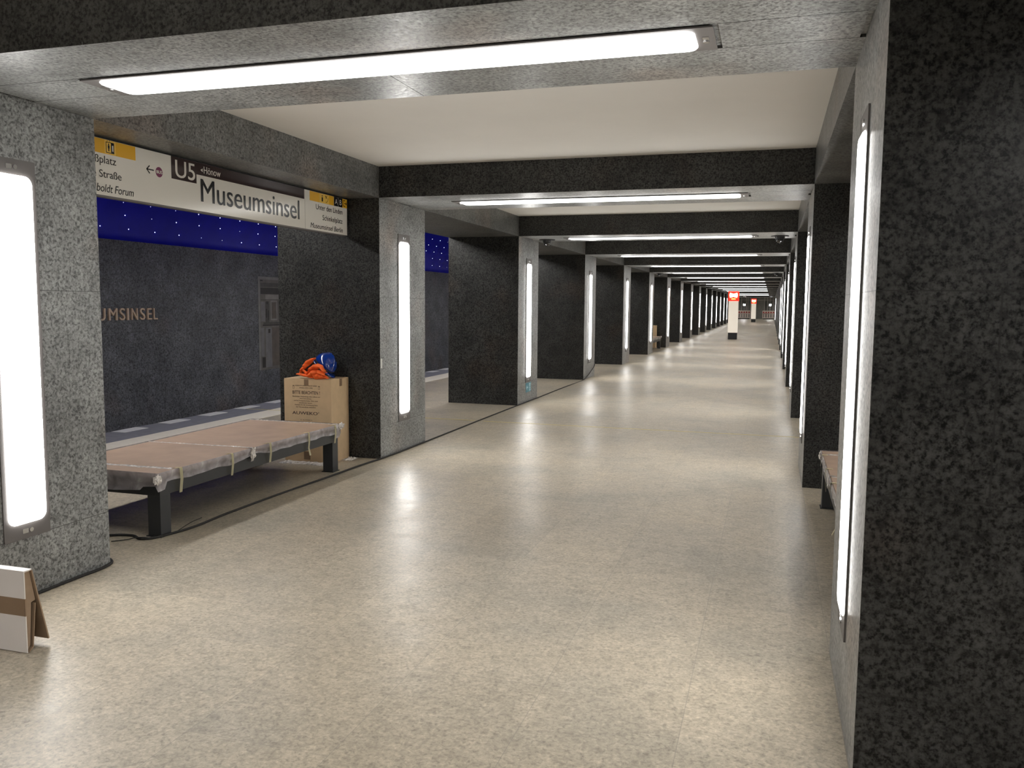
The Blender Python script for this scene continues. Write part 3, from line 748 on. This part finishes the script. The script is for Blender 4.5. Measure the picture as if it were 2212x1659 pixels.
def vest():
    def PT(cx, cy, y): return Vector((BX0 + (cx - 118) / 1082 * 0.515, y - 0.035, BZ + 0.004 + (572 - cy) / 2347))
    strips = [
        ([(408, 486), (425, 400), (470, 290), (540, 190), (640, 130), (772, 104)], [(430, 474), (470, 410), (545, 345), (610, 290), (680, 220), (772, 112)], 0.05, 7.30),
        ([(500, 370), (560, 390), (600, 420), (650, 450), (700, 480), (745, 520)], [(560, 480), (620, 505), (680, 520), (730, 535), (770, 550), (800, 560)], 0.03, 7.27),
        ([(408, 484), (470, 510), (560, 535), (650, 548), (720, 558), (790, 566)], [(412, 466), (480, 468), (580, 480), (670, 500), (740, 520), (800, 540)], 0.035, 7.255),
        ([(636, 430), (660, 330), (740, 258), (860, 225), (960, 262), (1046, 392)], [(640, 478), (720, 410), (800, 372), (880, 352), (960, 366), (1058, 440)], 0.07, 7.27),
        ([(640, 478), (700, 400), (800, 360), (900, 362), (990, 392), (1062, 446)], [(740, 555), (790, 520), (850, 500), (930, 500), (1020, 520), (1132, 552)], 0.05, 7.245),
        ([(765, 430), (830, 445), (910, 462), (980, 475), (1060, 490), (1132, 550)], [(818, 575), (880, 574), (940, 572), (1000, 566), (1060, 560), (1132, 554)], 0.035, 7.235),
    ]
    bm = bmesh.new()
    for si, (a, b, bulge, y) in enumerate(strips):
        n, mres = 30, 10; g = []
        def samp(pl, t):
            t *= len(pl) - 1; i = min(int(t), len(pl) - 2); f = t - i
            return (pl[i][0] * (1 - f) + pl[i + 1][0] * f, pl[i][1] * (1 - f) + pl[i + 1][1] * f)
        for i in range(n + 1):
            t = i / n; A, B = samp(a, t), samp(b, t); row = []
            for j in range(mres + 1):
                s = j / mres
                cx, cy = A[0] * (1 - s) + B[0] * s, A[1] * (1 - s) + B[1] * s
                p = PT(cx, cy, y)
                q = noise.noise(Vector((cx * 0.012, cy * 0.014, si * 3.1))); q2 = noise.noise(Vector((cx * 0.035, cy * 0.03, si * 7.7)))
                p.y += -bulge * math.sin(math.pi * s) * 0.8 + 0.022 * q + 0.008 * q2
                p.z = max(p.z, BZ + 0.003)
                row.append(bm.verts.new(p))
            g.append(row)
        for i in range(n):
            for j in range(mres): bm.faces.new((g[i][j], g[i + 1][j], g[i + 1][j + 1], g[i][j + 1]))
    bmesh.ops.recalc_face_normals(bm, faces=bm.faces)
    bmesh.ops.solidify(bm, geom=bm.faces[:], thickness=0.003)
    for v in bm.verts: v.co.z = max(v.co.z, BZ + 0.0005)
    t = obj('safety_vest', bm, M_ORANGE, None, loc=(-4.25, 7.27, BZ), smooth=True)
    props(t, 'crumpled bright orange safety vest heaped beside the helmet on the carton', 'vest')
    bm = bmesh.new()
    for (a, b, bulge, y) in (([(430, 474), (470, 400), (560, 330), (640, 260), (700, 200)], [(520, 500), (580, 480), (640, 440), (690, 360), (720, 260)], 0.02, 7.315),):
        g = []
        for i in range(13):
            t_ = i / 12 * 4; k = min(int(t_), 3); f = t_ - k; row = []
            A = (a[k][0] * (1 - f) + a[k + 1][0] * f, a[k][1] * (1 - f) + a[k + 1][1] * f); B = (b[k][0] * (1 - f) + b[k + 1][0] * f, b[k][1] * (1 - f) + b[k + 1][1] * f)
            for j in range(5):
                s = j / 4; row.append(bm.verts.new(PT(A[0] * (1 - s) + B[0] * s, A[1] * (1 - s) + B[1] * s, y + 0.01 * noise.noise(Vector((i, j, 0)) * 0.7)) - Vector((-4.25, 7.27, BZ))))
            g.append(row)
        for i in range(12):
            for j in range(4): bm.faces.new((g[i][j], g[i + 1][j], g[i + 1][j + 1], g[i][j + 1]))
    bmesh.ops.solidify(bm, geom=bm.faces[:], thickness=0.002)
    obj('lining', bm, M_LINER, t, smooth=True)
vest()
# loose film on the floor by the carton
def floor_film(name, x0, x1, y0, y1, h, seed, lab):
    bm = bmesh.new(); n = 30; m_ = 12; g = []
    for i in range(n + 1):
        row = []
        for j in range(m_ + 1):
            s, t = i / n, j / m_
            e = min(s, 1 - s, t, 1 - t)
            x = x0 + (x1 - x0) * s + 0.03 * noise.noise(Vector((s * 4, t * 4, seed))); y = y0 + (y1 - y0) * t + 0.03 * noise.noise(Vector((s * 4, t * 4, seed + 5)))
            row.append(bm.verts.new((x, y, 0.002 + h * abs(noise.noise(Vector((s * 9, t * 5, seed + 9)))) * min(1, e * 8))))
        g.append(row)
    for i in range(n):
        for j in range(m_): bm.faces.new((g[i][j], g[i + 1][j], g[i + 1][j + 1], g[i][j + 1]))
    props(obj(name, bm, M_FILMS, None, loc=((x0 + x1) / 2, (y0 + y1) / 2, 0)), lab, 'plastic film')
floor_film('plastic_film_scrap', -4.52, -4.0, 7.04, 7.175, 0.03, 2.0, 'crumpled clear film lying on the floor in front of the carton')
floor_film('plastic_film_scrap', -4.005, -3.90, 7.36, 7.53, 0.03, 12.0, 'small crumpled film scrap by the right foot of the carton')

# ------------------------------------------------------------ white carton at the lower left
wb = empty('white_carton', (-3.075, 2.80, 0))
props(wb, 'white cardboard box with brown tape, cut off by the lower left picture edge', 'carton')
bm = bmesh.new(); box(bm, -0.585, 0.0, 0.0, 0.005, 0.004, 0.372); box(bm, -0.585, 0.0, 0.005, 0.042, 0.366, 0.372)
obj('box_front', bm, M_WBOX, wb)
bm = bmesh.new(); box(bm, -0.586, 0.002, -0.0015, 0.0, 0.170, 0.248); box(bm, 0.0, 0.0015, -0.0015, 0.006, 0.170, 0.248)
obj('brown_tape', bm, M_PTAPE, wb)
bm = bmesh.new(); prism(bm, [(0.037, 0.366), (0.042, 0.368), (0.118, 0.030), (0.112, 0.028)], 'x', -0.585, 0.004)
obj('back_panel', bm, M_CARDD, wb)
bm = bmesh.new(); prism(bm, [(0.005, 0.006), (0.026, 0.03), (0.040, 0.22), (0.062, 0.225), (0.037, 0.366), (0.005, 0.366)], 'x', -0.012, -0.008)
obj('end_flap', bm, M_CARDD, wb)
bm = bmesh.new(); prism(bm, [(0.010, 0.003), (0.034, 0.02), (0.054, 0.215), (0.050, 0.215), (0.030, 0.022), (0.010, 0.007)], 'x', -0.30, 0.002)
obj('inner_flap', bm, M_CARDD, wb)

# ------------------------------------------------------------ cables
def cable(name, pts, rad, lab, cat='cable'):
    cu = D.curves.new(name, 'CURVE'); cu.dimensions = '3D'; cu.bevel_depth = rad; cu.bevel_resolution = 2; cu.resolution_u = 6
    sp = cu.splines.new('BEZIER'); sp.bezier_points.add(len(pts) - 1)
    for bp, p in zip(sp.bezier_points, pts):
        bp.co = p; bp.handle_left_type = bp.handle_right_type = 'AUTO'
    cu.materials.append(M_CABLE)
    o = D.objects.new(name, cu); COL.objects.link(o)
    dg = bpy.context.evaluated_depsgraph_get(); dg.update()
    me = D.meshes.new_from_object(o.evaluated_get(dg)); me.name = name
    D.objects.remove(o); D.curves.remove(cu)
    if not me.materials: me.materials.append(M_CABLE)
    o = D.objects.new(name, me); COL.objects.link(o)
    return props(o, lab, cat)
R_ = 0.0085
pts = [(-3.655, -2, R_), (-3.655, 1.0, R_), (-3.655, 2.9, R_), (-3.655, 3.70, R_), (-3.658, 3.90, R_), (-3.70, 3.985, R_), (-3.85, 4.04, R_), (-4.12, 4.10, R_), (-4.30, 4.25, R_), (-4.14, 4.42, R_), (-3.98, 4.475, R_),
       (-3.86, 4.56 - 0.13, R_), (-3.77, 4.60, R_), (-3.755, 5.2, R_), (-3.745, 5.83, R_), (-3.71, 6.6, R_), (-3.69, 7.2, R_), (-3.657, 7.6, R_), (-3.652, 8.67, R_), (-3.66, 10.5, R_), (-3.66, 12.3, R_), (-3.655, 13.5, R_), (-3.66, 15.2, R_), (-3.655, 17.0, R_)]
pts += [(-3.655, 17.2, 0.03), (-3.655, 17.7, 0.13), (-3.655, 18.1, 0.25), (-3.69, 18.2, 0.27), (-3.8, 18.21, 0.27)]
cable('floor_cable', pts, R_, 'black cable running along the floor at the foot of the left columns')
cable('cable_tie', [(-4.02, 4.33, .004), (-3.95, 4.39, .006), (-3.88, 4.42, .02), (-3.80, 4.47, .006)], 0.003, 'thin loose black wire end near the front bench leg', 'wire')
cable('cable_tie', [(-3.765, 4.62, .006), (-3.78, 4.80, .03), (-3.84, 5.0, .012)], 0.003, 'thin black wire sticking up beside the bench leg', 'wire')

# ------------------------------------------------------------ small fixed things
esc = empty('escape_sign', (XL, 12.89, 0.23))
props(esc, 'small teal escape route sign low on the left column', 'sign')
bm = bmesh.new(); box(bm, 0.0, 0.004, -0.145, 0.145, -0.075, 0.075); obj('plate', bm, M_TEAL, esc)
poly('arrow', M_TEALW, [rc(-0.10, -0.03, -0.012, 0.012), [(-0.125, 0.0), (-0.08, 0.05), (-0.08, -0.05)]], 0.004, 0.0055, par=esc, oy=0, oz=0)
poly('door_and_runner', M_TEALW, [rc(0.03, 0.12, -0.06, 0.06)], 0.004, 0.005, par=esc, oy=0, oz=0)
poly('runner', M_TEAL, [disc(0.075, 0.035, 0.011, 12), seg((0.075, 0.025), (0.068, -0.012), .016), seg((0.068, -0.012), (0.045, -0.05), .011), seg((0.068, -0.012), (0.095, -0.045), .011), seg((0.075, 0.018), (0.05, 0.0), .008), seg((0.075, 0.018), (0.1, 0.0), .008)], 0.005, 0.006, par=esc, oy=0, oz=0)
bm = bmesh.new(); box(bm, XL, XL + 0.0015, Y1 + 0.012, Y1 + 0.045, 0.905, 1.0)
props(obj('paper_label', bm, M_STICK), 'small pale paper label on the column edge beyond the carton', 'label')
def dome(loc, lab):
    t = empty('dome_camera', loc)
    bm = bmesh.new(); cyl(bm, (0, 0, -0.006), 'z', 0.125, 0.012, 32); obj('mounting_plate', bm, M_BLACK, t)
    bm = bmesh.new(); cyl(bm, (0, 0, -0.03), 'z', 0.062, 0.036, 28, r2=0.07); obj('housing', bm, M_BLACK, t)
    bm = bmesh.new(); bmesh.ops.create_uvsphere(bm, u_segments=24, v_segments=12, radius=0.056)
    for v in bm.verts: v.co.z = (v.co.z if v.co.z < 0 else 0) - 0.048
    obj('dome', bm, M_HELD, t, smooth=True)
    props(t, lab, 'camera')
    return t
M_HELD = plain('smoked_dome', (0.01, 0.01, 0.01), 0.05, spec=0.8)
dome((-3.42, 13.0, ZB), 'small black dome camera left of the third beam light')
dome((0.075, 12.95, ZB), 'small black dome camera right of the third beam light')
dome((0.10, 27.3, ZB), 'tiny distant dome camera at the right end of a far beam')
dome((-3.45, 27.2, ZB), 'tiny distant dome camera at the left end of a far beam')

# ------------------------------------------------------------ call pillars in the middle of the hall
def call_pillar(loc, lab):
    t = empty('call_pillar', loc)
    bx('base', M_PILLK, t, -0.20, 0.20, -0.20, 0.20, 0.0, 0.31, bev=.01)
    bx('shaft', M_PILLW, t, -0.215, 0.215, -0.215, 0.215, 0.31, 1.765, bev=.012)
    h = bx('head', M_RED, t, -0.235, 0.235, -0.235, 0.235, 1.765, 2.22, bev=.008)
    for s in (-1, 1):
        o = []
        for i in range(41):
            a = -1 + 2 * i / 40; top = 2.10 + 0.055 * abs(a) ** 1.2 - 0.09 * max(0, abs(a) - 0.85) / 0.15; o.append((a * 0.185, top))
        for i in range(41):
            a = 1 - 2 * i / 40; bot = 1.955 - 0.05 * abs(a) ** 0.8 + 0.10 * max(0, abs(a) - 0.85) / 0.15; o.append((a * 0.185, bot))
        bm = bmesh.new(); prism(bm, o, 'y', s * 0.236, s * 0.242); obj('symbol', bm, M_GLOWW, h)
        bm = bmesh.new(); prism(bm, rrect(0.2, 0.055, 0.025), 'y', s * 0.236, s * 0.242); bmesh.ops.translate(bm, verts=bm.verts, vec=(0, 0, 1.86)); obj('symbol', bm, M_GLOWY, h)
    props(t, lab, 'call pillar', 'white call pillars with red heads')
    return t
call_pillar((-1.70, 40.45, 0), 'white call pillar with glowing red head, the nearer and larger one')
call_pillar((-1.66, 83.9, 0), 'white call pillar with glowing red head, the farther small one')

# ------------------------------------------------------------ building site at the far end
def barrier(loc, lab, n):
    t = empty('site_barrier', loc)
    W2 = n * 0.28
    bm = bmesh.new(); box(bm, 0, W2, -.02, .02, 0.90, 1.0); box(bm, 0, W2, -.02, .02, 0.60, 0.68); box(bm, 0, W2, -.02, .02, 0.10, 0.20)
    for i in range(n + 1):
        x = W2 * i / n; box(bm, max(0, x - .085), min(W2, x + .085), -.02, .02, 0.20, 0.90)
    obj('barrier_panel', bm, M_BARW, t)
    for i in range(n): bx('red_reflector', M_BARR, t, W2 * (i + .5) / n - .085, W2 * (i + .5) / n + .085, -.024, -.018, 0.70, 0.86)
    bx('foot', M_BLACK, t, 0.1, W2 - .1, -.25, .25, 0.0, 0.10, bev=.01)
    props(t, lab, 'barrier', 'site barriers at the far end')
barrier((-4.1, 104.0, 0), 'red and white site barrier at the far end, left of the far pillar', 6)
barrier((-1.05, 103.9, 0), 'red and white site barrier at the far end, right of the far pillar', 5)
def gate():
    t = empty('site_partition', (0, 105.4, 0))
    bm = bmesh.new(); box(bm, -2.4, -0.9, -.03, .03, 0.0, 2.35)
    for i in range(14): box(bm, -2.4, -0.9, -.045, -.03, 0.05 + i * .165, 0.17 + i * .165)
    obj('slatted_gate', bm, M_SHUT, t)
    bm = bmesh.new()
    for x in (-3.5, -2.95, -2.75, -2.45, -0.85, -0.5, -0.22, 0.15): box(bm, x - .035, x + .035, -.12, -.05, 0, 2.6)
    obj('pole', bm, M_POLE, t)
    bm = bmesh.new()
    for z in (2.25, 2.52): box(bm, -3.7, 0.3, -.18, -.12, z - .03, z + .03)
    obj('cross_bar', bm, M_POLE, t)
    props(t, 'dark slatted site partition with metal poles closing the far end', 'partition')
gate()
def flood(x, lab):
    t = empty('floodlight', (x, 104.6, 0))
    bm = bmesh.new(); cyl(bm, (0, 0, 0.82), 'z', 0.02, 1.60, 10)
    obj('stand', bm, M_POLE, t)
    bm = bmesh.new()
    for a in range(3):
        b2_ = bmesh.new(); box(b2_, 0, 0.35, -.015, .015, 0.0, 0.03); bmesh.ops.rotate(b2_, verts=b2_.verts, cent=(0, 0, 0), matrix=Matrix.Rotation(a * 2.094, 3, 'Z'))
        m_ = D.meshes.new('t'); b2_.to_mesh(m_); b2_.free(); bm.from_mesh(m_); D.meshes.remove(m_)
    obj('feet', bm, M_POLE, t)
    hd = bx('lamp_head', M_BLACK, t, -0.14, 0.14, -0.04, 0.05, 1.56, 1.78, bev=.01)
    bx('lamp_glass', M_FLOOD, hd, -0.12, 0.12, -0.046, -0.041, 1.58, 1.76)
    props(t, lab, 'floodlight', 'floodlights at the far end')
flood(-3.15, 'bright floodlight on a stand at the far end, left of the far pillar')
flood(-0.19, 'bright floodlight on a stand at the far end, right of the far pillar')
